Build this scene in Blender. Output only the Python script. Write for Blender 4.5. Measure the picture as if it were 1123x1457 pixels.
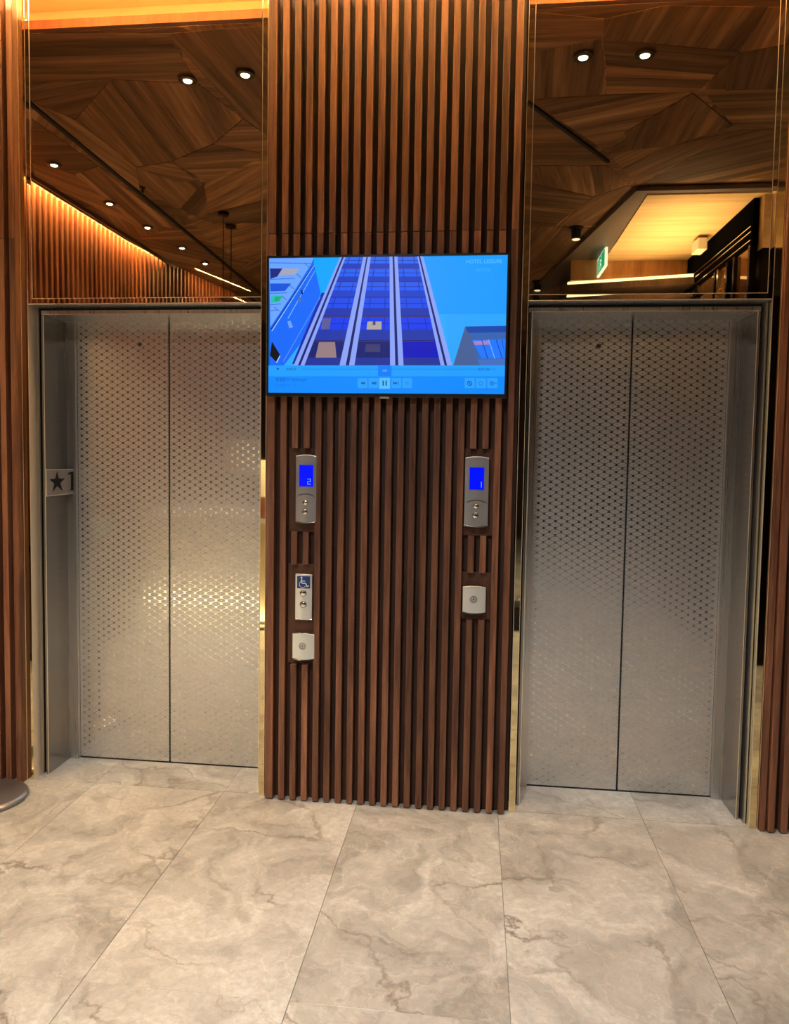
import bpy, bmesh, math, random
from mathutils import Vector, Matrix
random.seed(7)
for o in list(bpy.data.objects): bpy.data.objects.remove(o)
SC = bpy.context.scene
COL = SC.collection

# ------------------------------------------------------------------ camera
IW, IH = 1123, 1457
CAM = Vector((0.17365581, -3.0593566, 1.493558))
FPX, PY = 1044.533, -18.088
RV = Vector((0.9938649101, 0.1094435260, 0.0159579140))
UV = Vector((-0.0222286787, 0.0563182359, 0.9981653882))
FV = Vector((-0.1083440179, 0.9923962772, -0.0584055034))
cam = bpy.data.cameras.new('camera'); co = bpy.data.objects.new('camera', cam); COL.objects.link(co)
cam.sensor_fit = 'HORIZONTAL'; cam.sensor_width = 36; cam.lens = FPX / IW * 36
cam.shift_y = PY / IW
cam.clip_start = .02
co.matrix_world = Matrix(((RV.x, UV.x, -FV.x, CAM.x), (RV.y, UV.y, -FV.y, CAM.y), (RV.z, UV.z, -FV.z, CAM.z), (0, 0, 0, 1)))
SC.camera = co

def ray(u, v): return FV + RV * ((u - IW / 2) / FPX) - UV * ((v - IH / 2 - PY) / FPX)
def onY(u, v, y=0.0):                                   # point of the picture on the plane y
    r = ray(u, v); return CAM + r * ((y - CAM.y) / r.y)
def onX(u, v, x):
    r = ray(u, v); return CAM + r * ((x - CAM.x) / r.x)
ZC = 3.45
def inMirror(u, v, z=ZC):                               # ceiling point seen in the mirrors (mirror plane y = 0)
    r = ray(u, v); q = CAM + r * ((z - CAM.z) / r.z); return (q.x, -q.y)

# ------------------------------------------------------------------ world and exposure
w = bpy.data.worlds.new('world'); SC.world = w; w.use_nodes = True
w.node_tree.nodes['Background'].inputs[0].default_value = (.5, .35, .22, 1)
w.node_tree.nodes['Background'].inputs[1].default_value = .02
SC.view_settings.view_transform = 'Standard'; SC.view_settings.look = 'None'
SC.view_settings.gamma = 1; SC.view_settings.use_curve_mapping = False
SC.view_settings.exposure = 0.12
DOWN_W = 60.0; COVE_W = 380.0; WALLCOVE_W = 95.0
WARM = (1, .985, .97)

def area(name, loc, size, size_y, power, color, direction):
    l = bpy.data.lights.new(name, 'AREA'); l.shape = 'RECTANGLE'; l.size = size; l.size_y = size_y
    l.energy = power; l.color = color
    o = bpy.data.objects.new(name, l); COL.objects.link(o); o.location = loc
    o.rotation_euler = Vector(direction).to_track_quat('-Z', 'Y').to_euler(); return o

# ------------------------------------------------------------------ material helpers
def lin(c):
    f = lambda x: x / 12.92 if x <= .04045 else ((x + .055) / 1.055) ** 2.4
    return tuple(f(v / 255) for v in c) + (1,)
def new_mat(name):
    m = bpy.data.materials.new(name); m.use_nodes = True
    nt = m.node_tree; b = nt.nodes['Principled BSDF']; return m, nt, b
def N(nt, t, **kw):
    n = nt.nodes.new(t)
    for k, v in kw.items():
        if k.startswith('in_'):
            k = k[3:]; k = int(k) if k.isdigit() else k.replace('_', ' ')
            n.inputs[k].default_value = v
        else: setattr(n, k, v)
    return n
def mth(nt, op, a, b=None, c=None):
    n = nt.nodes.new('ShaderNodeMath'); n.operation = op
    for i, x in enumerate((a, b, c)):
        if x is None: continue
        if isinstance(x, (int, float)): n.inputs[i].default_value = x
        else: nt.links.new(x, n.inputs[i])
    return n.outputs[0]
def simple(name, col, rough=.5, metal=0, emit=None, es=1, coat=0):
    m, nt, b = new_mat(name)
    b.inputs['Base Color'].default_value = tuple(col) + (1,) if len(col) == 3 else col
    b.inputs['Roughness'].default_value = rough; b.inputs['Metallic'].default_value = metal
    b.inputs['Coat Weight'].default_value = coat
    if emit:
        b.inputs['Emission Color'].default_value = tuple(emit)[:3] + (1,); b.inputs['Emission Strength'].default_value = es
    return m
def wood(name, c1, c2, c3, axis='Z', rough=.42, stretch=14, scale=1.0, vary=.35, spec=.4, freq=26, plank=0):
    m, nt, b = new_mat(name); L = nt.links.new
    tc = N(nt, 'ShaderNodeTexCoord'); oi = N(nt, 'ShaderNodeObjectInfo')
    off = N(nt, 'ShaderNodeVectorMath', operation='SCALE'); L(oi.outputs['Random'], off.inputs['Scale'])
    off.inputs[0].default_value = (37, 53, 71)
    add = N(nt, 'ShaderNodeVectorMath', operation='ADD'); L(tc.outputs['Object'], add.inputs[0]); L(off.outputs[0], add.inputs[1])
    mp = N(nt, 'ShaderNodeMapping'); s = [1, 1, 1]; s['XYZ'.index(axis)] = 1 / stretch
    mp.inputs['Scale'].default_value = [v * scale for v in s]; L(add.outputs[0], mp.inputs[0])
    n1 = N(nt, 'ShaderNodeTexNoise', in_Scale=freq, in_Detail=6.0, in_Roughness=.62, in_Distortion=.4); L(mp.outputs[0], n1.inputs['Vector'])
    n2 = N(nt, 'ShaderNodeTexNoise', in_Scale=freq * 5, in_Detail=3.0); L(mp.outputs[0], n2.inputs['Vector'])
    mixf = mth(nt, 'ADD', mth(nt, 'MULTIPLY', n1.outputs[0], .75), mth(nt, 'MULTIPLY', n2.outputs[0], .25))
    cr = N(nt, 'ShaderNodeValToRGB'); L(mixf, cr.inputs[0])
    e = cr.color_ramp.elements; e[0].position = .36; e[0].color = tuple(c1) + (1,); e[1].position = .66; e[1].color = tuple(c3) + (1,)
    k = e.new(.5); k.color = tuple(c2) + (1,)
    hv = N(nt, 'ShaderNodeHueSaturation'); L(cr.outputs[0], hv.inputs['Color'])
    L(mth(nt, 'ADD', mth(nt, 'MULTIPLY', oi.outputs['Random'], vary * 2), 1 - vary), hv.inputs['Value'])
    if plank:
        sx = N(nt, 'ShaderNodeSeparateXYZ'); L(add.outputs[0], sx.inputs[0])
        wn = N(nt, 'ShaderNodeTexWhiteNoise', noise_dimensions='1D'); L(mth(nt, 'FLOOR', mth(nt, 'DIVIDE', sx.outputs[1], plank)), wn.inputs['W'])
        h2 = N(nt, 'ShaderNodeHueSaturation'); L(hv.outputs[0], h2.inputs['Color']); L(mth(nt, 'ADD', mth(nt, 'MULTIPLY', wn.outputs[0], .75), .62), h2.inputs['Value']); hv = h2
    L(hv.outputs[0], b.inputs['Base Color'])
    b.inputs['Roughness'].default_value = rough; b.inputs['Specular IOR Level'].default_value = spec
    bp = N(nt, 'ShaderNodeBump', in_Strength=.12, in_Distance=.002); L(n2.outputs[0], bp.inputs['Height']); L(bp.outputs[0], b.inputs['Normal'])
    return m

M = {}
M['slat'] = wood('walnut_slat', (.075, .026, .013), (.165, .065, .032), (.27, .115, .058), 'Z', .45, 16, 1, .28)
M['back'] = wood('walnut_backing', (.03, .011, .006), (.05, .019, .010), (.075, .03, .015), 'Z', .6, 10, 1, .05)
M['recess'] = wood('walnut_recess', (.06, .022, .010), (.10, .038, .018), (.14, .055, .026), 'Z', .5, 10, 1, .05)
M['orange_slat'] = wood('cherry_slat', (.10, .026, .008), (.16, .044, .013), (.22, .066, .02), 'Z', .45, 16, 1, .12)
M['panel'] = wood('marquetry_veneer', (.10, .042, .015), (.19, .088, .034), (.31, .17, .08), 'X', .55, 22, 1, .38, spec=.2, freq=16, plank=.085)
M['ceil_base'] = wood('ceiling_veneer', (.07, .03, .012), (.12, .055, .022), (.18, .09, .04), 'X', .45, 14, 1, .1, freq=10)
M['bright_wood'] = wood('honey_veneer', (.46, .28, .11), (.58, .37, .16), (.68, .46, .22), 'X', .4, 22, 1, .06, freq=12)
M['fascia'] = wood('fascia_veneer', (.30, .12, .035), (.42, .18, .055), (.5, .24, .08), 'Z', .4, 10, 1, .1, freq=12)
M['dark_wood'] = wood('dark_panel_veneer', (.05, .024, .012), (.08, .04, .02), (.12, .06, .03), 'Z', .45, 12, 1, .1, freq=8)
M['border'] = simple('grey_brown_border', (.10, .065, .045), .5)
M['black'] = simple('black_plastic', (.004, .004, .005), .35)
M['black_gloss'] = simple('black_gloss_panel', (.003, .003, .003), .25); M['black_gloss'].node_tree.nodes['Principled BSDF'].inputs['Specular IOR Level'].default_value = .12
M['groove'] = simple('shadow_gap', (.006, .005, .005), .7)
M['chrome'] = simple('chrome', (.75, .72, .68), .12, 1)
M['champagne'] = simple('champagne_edge', (.95, .84, .66), .4, .75)
M['mirror'] = simple('bronze_mirror', (.80, .67, .47), .012, 1)
M['gold_mirror'] = simple('gold_mirror', (.86, .72, .40), .03, 1)
M['matt_black'] = simple('matt_black', (.003, .003, .003), .6); M['matt_black'].node_tree.nodes['Principled BSDF'].inputs['Specular IOR Level'].default_value = .0
M['bronze_glass'] = simple('bronze_glass', (.28, .15, .06), .04, .8)
M['cream'] = simple('cream_wall', (.62, .55, .40), .5)
M['plaster'] = simple('cove_plaster', (.75, .62, .40), .7)
M['grey_panel'] = simple('grey_device', (.40, .40, .40), .32, .6)
M['pale_panel'] = simple('pale_steel_plate', (.74, .76, .72), .32, .55)
M['button'] = simple('steel_button', (.80, .76, .70), .15, 1)
M['lcd'] = simple('blue_lcd', (0, 0, .2), .2, 0, (0, .005, 1), 1.0)
M['lcd_digit'] = simple('lcd_digit', (.1, .3, .6), .3, 0, (.10, .38, 1), .9)
M['sign_blue'] = simple('access_blue', (.012, .05, .19), .35)
M['white'] = simple('white_paint', (.80, .80, .80), .4)
M['sticker'] = simple('brushed_plate', (.40, .37, .35), .35, .6)
M['ink'] = simple('black_ink', (.003, .003, .003), .35)
M['trim_ring'] = simple('dark_bronze_ring', (.07, .055, .035), .3, .8)
M['bulb'] = simple('lamp_lens', (1, 1, 1), .3, 0, (1, .93, .66), 14)
M['bulb_dim'] = simple('spot_lens', (1, 1, 1), .3, 0, (1, .93, .75), 1.0)
M['led'] = simple('led_strip', (1, 1, 1), .4, 0, (1, .74, .30), 7)
M['led2'] = simple('led_line', (1, 1, 1), .4, 0, (1, .86, .48), 2.2)
M['exit_green'] = simple('exit_green', (0, .3, .2), .4, 0, (.0, .42, .27), .9)
M['exit_white'] = simple('exit_white', (.9, .9, .9), .4, 0, (.75, 1, .85), 1.0)
M['gunmetal'] = simple('brushed_gunmetal', (.36, .345, .36), .33, .9)

def steel_nodes(nt, b, base, rough, metal=.7):
    L = nt.links.new
    tc = N(nt, 'ShaderNodeTexCoord'); mp = N(nt, 'ShaderNodeMapping'); mp.inputs['Scale'].default_value = (160, 160, .8)
    L(tc.outputs['Object'], mp.inputs[0])
    n = N(nt, 'ShaderNodeTexNoise', in_Scale=1.0, in_Detail=3.0); L(mp.outputs[0], n.inputs['Vector'])
    cr = N(nt, 'ShaderNodeMapRange', in_3=rough - .05, in_4=rough + .06); L(n.outputs[0], cr.inputs[0])
    cc = N(nt, 'ShaderNodeMapRange', in_3=.92, in_4=1.06); L(n.outputs[0], cc.inputs[0])
    mx = N(nt, 'ShaderNodeVectorMath', operation='SCALE'); mx.inputs[0].default_value = base; L(cc.outputs[0], mx.inputs['Scale'])
    b.inputs['Metallic'].default_value = metal
    return tc, cr.outputs[0], mx.outputs[0]
def steel(name, base=(.60, .58, .55), rough=.28, metal=.9):
    m, nt, b = new_mat(name); tc, r, c = steel_nodes(nt, b, base, rough, metal)
    nt.links.new(r, b.inputs['Roughness']); nt.links.new(c, b.inputs['Base Color']); return m
M['steel'] = steel('brushed_steel'); M['steel_dark'] = steel('brushed_steel_jamb', (.36, .335, .305), .24, .97)
def etched_door():
    m, nt, b = new_mat('etched_steel'); L = nt.links.new
    tc, r, c = steel_nodes(nt, b, (.66, .645, .63), .35, .78)
    sp = N(nt, 'ShaderNodeSeparateXYZ'); L(tc.outputs['Object'], sp.inputs[0])
    u = mth(nt, 'DIVIDE', sp.outputs[0], .0514); v = mth(nt, 'DIVIDE', sp.outputs[2], .0320)
    # rounded lens cells: bend the diagonals a little
    def cen(x): return mth(nt, 'ABSOLUTE', mth(nt, 'SUBTRACT', mth(nt, 'FRACT', mth(nt, 'ADD', x, 100.5)), .5))
    a = cen(mth(nt, 'ADD', u, v)); bb = cen(mth(nt, 'SUBTRACT', u, v))
    line = mth(nt, 'LESS_THAN', mth(nt, 'MINIMUM', a, bb), .032)
    # hourglass nodes where both diagonals meet: local vertical = |a+b| direction
    node = mth(nt, 'LESS_THAN', mth(nt, 'MAXIMUM', a, bb), .21)
    # keep only the part of the node between the diagonals above and below it
    fu = mth(nt, 'SUBTRACT', mth(nt, 'FRACT', mth(nt, 'ADD', mth(nt, 'ADD', u, v), 100.5)), .5)
    fv = mth(nt, 'SUBTRACT', mth(nt, 'FRACT', mth(nt, 'ADD', mth(nt, 'SUBTRACT', u, v), 100.5)), .5)
    dv = mth(nt, 'ABSOLUTE', mth(nt, 'SUBTRACT', fu, fv)); du = mth(nt, 'ABSOLUTE', mth(nt, 'ADD', fu, fv))
    hour = mth(nt, 'MULTIPLY', mth(nt, 'LESS_THAN', du, mth(nt, 'ADD', mth(nt, 'MULTIPLY', dv, .85), .045)), mth(nt, 'LESS_THAN', dv, .32))
    ca = mth(nt, 'SUBTRACT', .5, a); cb = mth(nt, 'SUBTRACT', .5, bb)
    dot = mth(nt, 'LESS_THAN', mth(nt, 'ADD', mth(nt, 'POWER', ca, 2.0), mth(nt, 'POWER', cb, 2.0)), .0035)
    mask = mth(nt, 'MAXIMUM', mth(nt, 'MAXIMUM', mth(nt, 'MULTIPLY', line, .62), hour), mth(nt, 'MULTIPLY', dot, .6))
    at = N(nt, 'ShaderNodeAttribute', attribute_name='inset'); mask = mth(nt, 'MULTIPLY', mask, mth(nt, 'GREATER_THAN', at.outputs['Fac'], .06))
    rr = N(nt, 'ShaderNodeMix'); L(mask, rr.inputs[0]); L(r, rr.inputs[2]); rr.inputs[3].default_value = .09
    L(rr.outputs[0], b.inputs['Roughness']); L(mth(nt, 'ADD', mth(nt, 'MULTIPLY', mask, .22), .78), b.inputs['Metallic'])
    cm = N(nt, 'ShaderNodeMix', data_type='RGBA'); L(mask, cm.inputs[0]); L(c, cm.inputs[6]); cm.inputs[7].default_value = (.74, .70, .63, 1)
    L(cm.outputs[2], b.inputs['Base Color'])
    return m
M['etched'] = etched_door()

def marble():
    m, nt, b = new_mat('marble'); L = nt.links.new
    tc = N(nt, 'ShaderNodeTexCoord'); oi = N(nt, 'ShaderNodeObjectInfo')
    geo = N(nt, 'ShaderNodeNewGeometry')
    off = N(nt, 'ShaderNodeVectorMath', operation='SCALE'); L(oi.outputs['Random'], off.inputs['Scale']); off.inputs[0].default_value = (3.1, 5.3, 0)
    add = N(nt, 'ShaderNodeVectorMath', operation='ADD'); L(geo.outputs['Position'], add.inputs[0]); L(off.outputs[0], add.inputs[1])
    rot = N(nt, 'ShaderNodeMapping'); rot.inputs['Rotation'].default_value = (0, 0, math.radians(38)); rot.inputs['Scale'].default_value = (1, 1, 1); L(add.outputs[0], rot.inputs[0])
    w1 = N(nt, 'ShaderNodeTexNoise', in_Scale=2.2, in_Detail=7.0, in_Roughness=.6); L(rot.outputs[0], w1.inputs['Vector'])
    ws = N(nt, 'ShaderNodeVectorMath', operation='SCALE', in_Scale=.55); L(w1.outputs[1], ws.inputs[0])
    wa = N(nt, 'ShaderNodeVectorMath', operation='ADD'); L(rot.outputs[0], wa.inputs[0]); L(ws.outputs[0], wa.inputs[1])
    st = N(nt, 'ShaderNodeMapping'); st.inputs['Scale'].default_value = (.55, 1.35, 1); L(wa.outputs[0], st.inputs[0])
    def veins(scale, width, seed):
        vo = N(nt, 'ShaderNodeTexVoronoi', feature='DISTANCE_TO_EDGE', in_Scale=scale); 
        o2 = N(nt, 'ShaderNodeVectorMath', operation='ADD'); L(st.outputs[0], o2.inputs[0]); o2.inputs[1].default_value = (seed, seed * 1.7, 0)
        L(o2.outputs[0], vo.inputs['Vector'])
        mr = N(nt, 'ShaderNodeMapRange', in_1=0.0, in_2=width, in_3=1.0, in_4=0.0); L(vo.outputs[0], mr.inputs[0]); return mr.outputs[0]
    big = veins(1.9, .022, 0); fine = veins(5.5, .030, 3.0); pale = veins(4.6, .014, 9.0)
    cloud = N(nt, 'ShaderNodeTexNoise', in_Scale=2.6, in_Detail=12.0, in_Roughness=.70, in_Distortion=.8); L(wa.outputs[0], cloud.inputs['Vector'])
    fade = N(nt, 'ShaderNodeTexNoise', in_Scale=2.3, in_Detail=4.0); L(add.outputs[0], fade.inputs['Vector'])
    fm = N(nt, 'ShaderNodeMapRange', in_1=.42, in_2=.62, in_3=0.0, in_4=1.0); L(fade.outputs[0], fm.inputs[0])
    cr = N(nt, 'ShaderNodeValToRGB'); L(cloud.outputs[0], cr.inputs[0]); e = cr.color_ramp.elements
    e[0].position = .385; e[0].color = (.245, .243, .218, 1); e[1].position = .615; e[1].color = (.60, .59, .525, 1); k = e.new(.5); k.color = (.43, .42, .375, 1)
    sp = N(nt, 'ShaderNodeTexNoise', in_Scale=38.0, in_Detail=4.0, in_Roughness=.7); L(add.outputs[0], sp.inputs['Vector'])
    def mix(fac, a, colr):
        n = N(nt, 'ShaderNodeMix', data_type='RGBA'); L(fac, n.inputs[0]); L(a, n.inputs[6]); n.inputs[7].default_value = colr; return n.outputs[2]
    smap = N(nt, 'ShaderNodeMapRange', in_1=.40, in_2=.70, in_3=0.0, in_4=.75); L(sp.outputs[0], smap.inputs[0])
    c = mix(smap.outputs[0], cr.outputs[0], (.40, .345, .29, 1))
    c = mix(mth(nt, 'MULTIPLY', mth(nt, 'MULTIPLY', big, fm.outputs[0]), .9), c, (.17, .135, .105, 1))
    c = mix(mth(nt, 'MULTIPLY', mth(nt, 'MULTIPLY', fine, fm.outputs[0]), .6), c, (.30, .25, .20, 1))
    c = mix(mth(nt, 'MULTIPLY', mth(nt, 'MULTIPLY', pale, mth(nt, 'SUBTRACT', 1.0, fm.outputs[0])), .30), c, (.80, .74, .63, 1))
    L(c, b.inputs['Base Color']); b.inputs['Roughness'].default_value = .30; b.inputs['Specular IOR Level'].default_value = .45
    return m
M['marble'] = marble()
M['grout'] = simple('grout', (.20, .165, .13), .8)

def picture_mat():
    m, nt, b = new_mat('screen_picture')
    a = N(nt, 'ShaderNodeAttribute', attribute_name='Col')
    b.inputs['Base Color'].default_value = (0, 0, 0, 1); b.inputs['Roughness'].default_value = .35
    nt.links.new(a.outputs['Color'], b.inputs['Emission Color']); b.inputs['Emission Strength'].default_value = .93
    return m
M['picture'] = picture_mat()

# ------------------------------------------------------------------ mesh helpers
class MB:
    def __init__(s): s.v = []; s.f = []; s.c = []
    def add(s, verts, faces):
        k = len(s.v); s.v += [tuple(x) for x in verts]; s.f += [tuple(i + k for i in f) for f in faces]; return s
    def box(s, x0, x1, y0, y1, z0, z1):
        return s.add([(x0, y0, z0), (x1, y0, z0), (x1, y1, z0), (x0, y1, z0), (x0, y0, z1), (x1, y0, z1), (x1, y1, z1), (x0, y1, z1)],
                     [(0, 3, 2, 1), (4, 5, 6, 7), (0, 1, 5, 4), (1, 2, 6, 5), (2, 3, 7, 6), (3, 0, 4, 7)])
    def lathe(s, prof, n=32, c=(0, 0, 0), axis='Z'):
        k = []
        for r, h in prof:
            for i in range(n):
                a = 2 * math.pi * i / n; x, y = r * math.cos(a), r * math.sin(a)
                p = (x, y, h) if axis == 'Z' else (x, h, y)
                k.append((p[0] + c[0], p[1] + c[1], p[2] + c[2]))
        f = []
        for j in range(len(prof) - 1):
            for i in range(n):
                a, b2 = j * n + i, j * n + (i + 1) % n; f.append((a, b2, b2 + n, a + n) if axis == 'Z' else (a, a + n, b2 + n, b2))
        m = (len(prof) - 1) * n
        f.append(tuple(range(n))[::-1] if axis == 'Z' else tuple(range(n))); f.append(tuple(m + i for i in range(n)) if axis == 'Z' else tuple(m + i for i in range(n))[::-1])
        return s.add(k, f)
    def prism(s, pts, z0, z1):
        n = len(pts); a = sum(pts[i][0] * pts[(i + 1) % n][1] - pts[(i + 1) % n][0] * pts[i][1] for i in range(n))
        if a < 0: pts = pts[::-1]
        return s.add([(p[0], p[1], z0) for p in pts] + [(p[0], p[1], z1) for p in pts],
                     [tuple(range(n))[::-1], tuple(range(n, 2 * n))] + [(i, (i + 1) % n, n + (i + 1) % n, n + i) for i in range(n)])
    def build(s, name, m, parent=None, loc=(0, 0, 0), smooth=False, bevel=0):
        me = bpy.data.meshes.new(name); me.from_pydata(s.v, [], s.f); me.update()
        if bevel:
            bm = bmesh.new(); bm.from_mesh(me); bmesh.ops.remove_doubles(bm, verts=bm.verts, dist=1e-6)
            bmesh.ops.bevel(bm, geom=[e for e in bm.edges], offset=bevel, segments=1, affect='EDGES'); bm.to_mesh(me); bm.free()
        if smooth:
            me.polygons.foreach_set('use_smooth', [True] * len(me.polygons)); me.set_sharp_from_angle(angle=math.radians(35))
        me.materials.append(m)
        o = bpy.data.objects.new(name, me); COL.objects.link(o); o.location = loc
        if parent: o.parent = parent
        return o
def tag(o, label=None, cat=None, group=None, kind=None):
    if label: o['label'] = label
    if cat: o['category'] = cat
    if group: o['group'] = group
    if kind: o['kind'] = kind
    return o
def empty(name, loc=(0, 0, 0), **kw):
    o = bpy.data.objects.new(name, None); COL.objects.link(o); o.location = loc; o.empty_display_size = .1; return tag(o, **kw)
def meshobj(name, me, parent, loc):
    o = bpy.data.objects.new(name, me); COL.objects.link(o); o.location = loc
    if parent: o.parent = parent
    return o
def copy_tree(o, parent=None):
    c = o.copy(); COL.objects.link(c); c.parent = parent
    for ch in list(o.children): copy_tree(ch, c)
    return c

# ------------------------------------------------------------------ key dimensions (metres; wall plane y = 0, floor z = 0)
XL, XR, YB = -3.14, 3.30, -11.0
COLX0, COLX1 = -.714, .345                # wooden column between the lifts
HD = 2.10                                 # door height
YS, YD = .067, .268                       # steel frame plane, door leaf plane
HM = 2.134                                # bottom of the mirrors over the doors
TOP = 3.80
L0, L1 = -1.757, -.763                    # left lift: faces of the jambs
R0, R1 = .395, 1.288                      # right lift
YSL = -.034                               # front of the slats

# ------------------------------------------------------------------ floor
fl = MB().box(XL - .1, XR + .1, YB - .1, .42, -.06, -.004).build('floor', M['grout'])
tag(fl, 'floor of large pale beige marble tiles', 'floor', kind='structure')
tb = MB().box(-.2993, .2993, -.5923, .5923, -.004, 0); tm = None
y = .010 - .5925
for j in range(10):
    for i in range(11):
        cx, cy = -3.0 + .6 * i, .0100 - .5925 - 1.185 * j
        if cy < YB: continue
        if tm is None: o = tb.build('tile', M['marble'], fl, (cx, cy, 0), bevel=.0007); tm = o.data
        else: meshobj('tile', tm, fl, (cx, cy, 0))
for i, x in enumerate((-1.8, -1.2, -.6, .6, 1.2)):                    # cut tiles in the two doorways
    MB().box(-.2993, .2993, .0015 + .010, .40, -.004, 0).build('tile', M['marble'], fl, (x, 0, 0))

# ------------------------------------------------------------------ room shell
cr = random.Random(3)
wf = MB()
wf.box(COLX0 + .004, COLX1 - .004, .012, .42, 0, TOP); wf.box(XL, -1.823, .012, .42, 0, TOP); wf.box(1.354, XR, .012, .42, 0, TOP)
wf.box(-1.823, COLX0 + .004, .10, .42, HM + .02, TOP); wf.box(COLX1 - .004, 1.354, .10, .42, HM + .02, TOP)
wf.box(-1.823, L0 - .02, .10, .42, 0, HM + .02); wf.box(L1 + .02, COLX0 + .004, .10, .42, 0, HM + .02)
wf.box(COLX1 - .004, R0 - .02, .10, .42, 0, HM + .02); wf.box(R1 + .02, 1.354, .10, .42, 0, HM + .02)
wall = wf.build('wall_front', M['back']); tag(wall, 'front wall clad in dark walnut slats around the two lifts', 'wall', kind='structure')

# slats of the column, of the wall left of the left lift and right of the right lift
CUTL = [(.600, 1.030), (1.168, 1.522)]; CUTR = [(.822, 1.018), (1.172, 1.530)]
JOINT = 2.405
def slat(x0, x1, z0, z1): MB().box(x0, x1, YSL, .013, z0, z1).build('slat', M['slat'], wall, bevel=.0012)
def slat_run(x0, x1, cuts=()):
    z = .006
    for a, b in list(cuts) + [(JOINT - .0015, JOINT + .0015)]:
        slat(x0, x1, z, a); z = b
    slat(x0, x1, z, 3.70)
PIT = .0496
for i in range(21):
    x = -.643 + PIT * (i - 1) - .0005
    if i == 0: slat_run(-.703, -.669)
    else: slat_run(x, x + .026, CUTL if i in (2, 3) else CUTR if i in (17, 18) else ())
for i in range(38): slat_run(1.378 + PIT * i, 1.404 + PIT * i)
for i in range(22):
    x = -1.850 - PIT * i
    if x > XL + .06: slat_run(x, x + .026)
MB().box(-1.823, -1.8205, YSL, .012, 0, 3.7).build('edge_trim', M['slat'], wall)
MB().box(1.3535, 1.372, YSL + .012, .012, 0, 3.7).build('edge_trim', M['slat'], wall)
for x0, x1, cuts in ((-.612, -.470, CUTL), (.112, .250, CUTR)):        # flush boards behind the call panels
    for a, b in cuts: MB().box(x0, x1, -.006, .012, a, b).build('recess_board', M['recess'], wall)
    for a, b in cuts: MB().box(x0, x1, -.009, -.0055, a - .0, a + .004).build('recess_lip', M['recess'], wall)

wl = MB().box(XL - .1, XL, YB, .42, 0, TOP).build('wall_left', M['dark_wood']); tag(wl, 'left lobby wall of dark wood behind the slats, seen in the mirror', 'wall', kind='structure')
wr = MB().box(XR, XR + .1, YB, .42, 0, TOP).build('wall_right', M['dark_wood']); tag(wr, 'right lobby wall of dark wood', 'wall', kind='structure')
wb = MB().box(XL, XR, YB - .1, YB, 0, TOP).build('wall_back', M['dark_wood']); tag(wb, 'dark wooden back wall of the lobby', 'wall', kind='structure')
# curved run of slats on the left wall (seen in the left mirror)
sm = None
pts = []; yy = -.62
while yy > -6.2:
    xx = -3.085 + (.0 if yy > -3.6 else .115 * (-3.6 - yy) ** 1.25 if yy > -6.3 else .6)
    pts.append((xx, yy)); yy -= .074
for k, (xx, yy) in enumerate(pts):
    if sm is None:
        o = MB().box(-.014, .014, -.012, .012, -1.72, 1.72).build('slat', M['orange_slat'], wl, (xx, yy, 1.72)); sm = o.data
    else: o = meshobj('slat', sm, wl, (xx, yy, 1.72))
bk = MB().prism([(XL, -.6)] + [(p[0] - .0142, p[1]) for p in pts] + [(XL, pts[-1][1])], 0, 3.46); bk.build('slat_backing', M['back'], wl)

# ------------------------------------------------------------------ ceiling
ce = MB().box(-3.0, XR, YB, -.285, ZC, ZC + .028)
ceil = ce.build('ceiling', M['ceil_base']); tag(ceil, 'dark wooden marquetry ceiling, seen in the mirrors', 'ceiling', kind='structure')
MB().box(-3.0, XR, -.285, -.270, ZC, ZC + .040).build('edge_board', M['orange_slat'], ceil)
MB().box(XL, XR, YB, .42, TOP, TOP + .05).build('upper_slab', M['plaster'], ceil)
MB().box(XL, XR, -.78, -.72, ZC + .028, TOP).build('cove_back', M['plaster'], ceil)
MB().box(-2.9, XR, -.36, -.335, ZC + .029, ZC + .045).build('led_strip', M['led'], ceil)
area('cove_light', (.1, -.33, ZC + .07), 6.2, .03, COVE_W * 1.1, (1, .72, .35), (0, .75, .65))
area('cove_light', (.1, -.20, ZC + .30), 6.2, .10, COVE_W * .05, (1, .58, .20), (0, .55, -1))

def add_panel(poly, t, ang, mat='panel', name='ceiling_panel', par=None, z=ZC):
    cx = sum(p[0] for p in poly) / len(poly); cy = sum(p[1] for p in poly) / len(poly)
    c, s = math.cos(-ang), math.sin(-ang)
    q = [((p[0] - cx) * c - (p[1] - cy) * s, (p[0] - cx) * s + (p[1] - cy) * c) for p in poly]
    o = MB().prism(q, -t, 0).build(name, M[mat], par or ceil, (cx, cy, z)); o.rotation_euler.z = ang; return o
# irregular field of veneer triangles over the whole ceiling
rr = random.Random(11); g = {}
for i in range(7):
    for j in range(10):
        x = -2.99 + i * (XR - .01 + 2.99) / 6; y = -.30 - j * 10.6 / 9
        if 0 < i < 6: x += rr.uniform(-.35, .35)
        if 0 < j < 9: y += rr.uniform(-.4, .4)
        g[i, j] = (x, y)
for i in range(6):
    for j in range(9):
        a, b, c, d = g[i, j], g[i + 1, j], g[i + 1, j + 1], g[i, j + 1]
        for tri in (((a, b, c), (a, c, d)) if rr.random() < .5 else ((a, b, d), (b, c, d))):
            add_panel(list(tri), rr.uniform(.002, .004), rr.uniform(0, math.pi))
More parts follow.
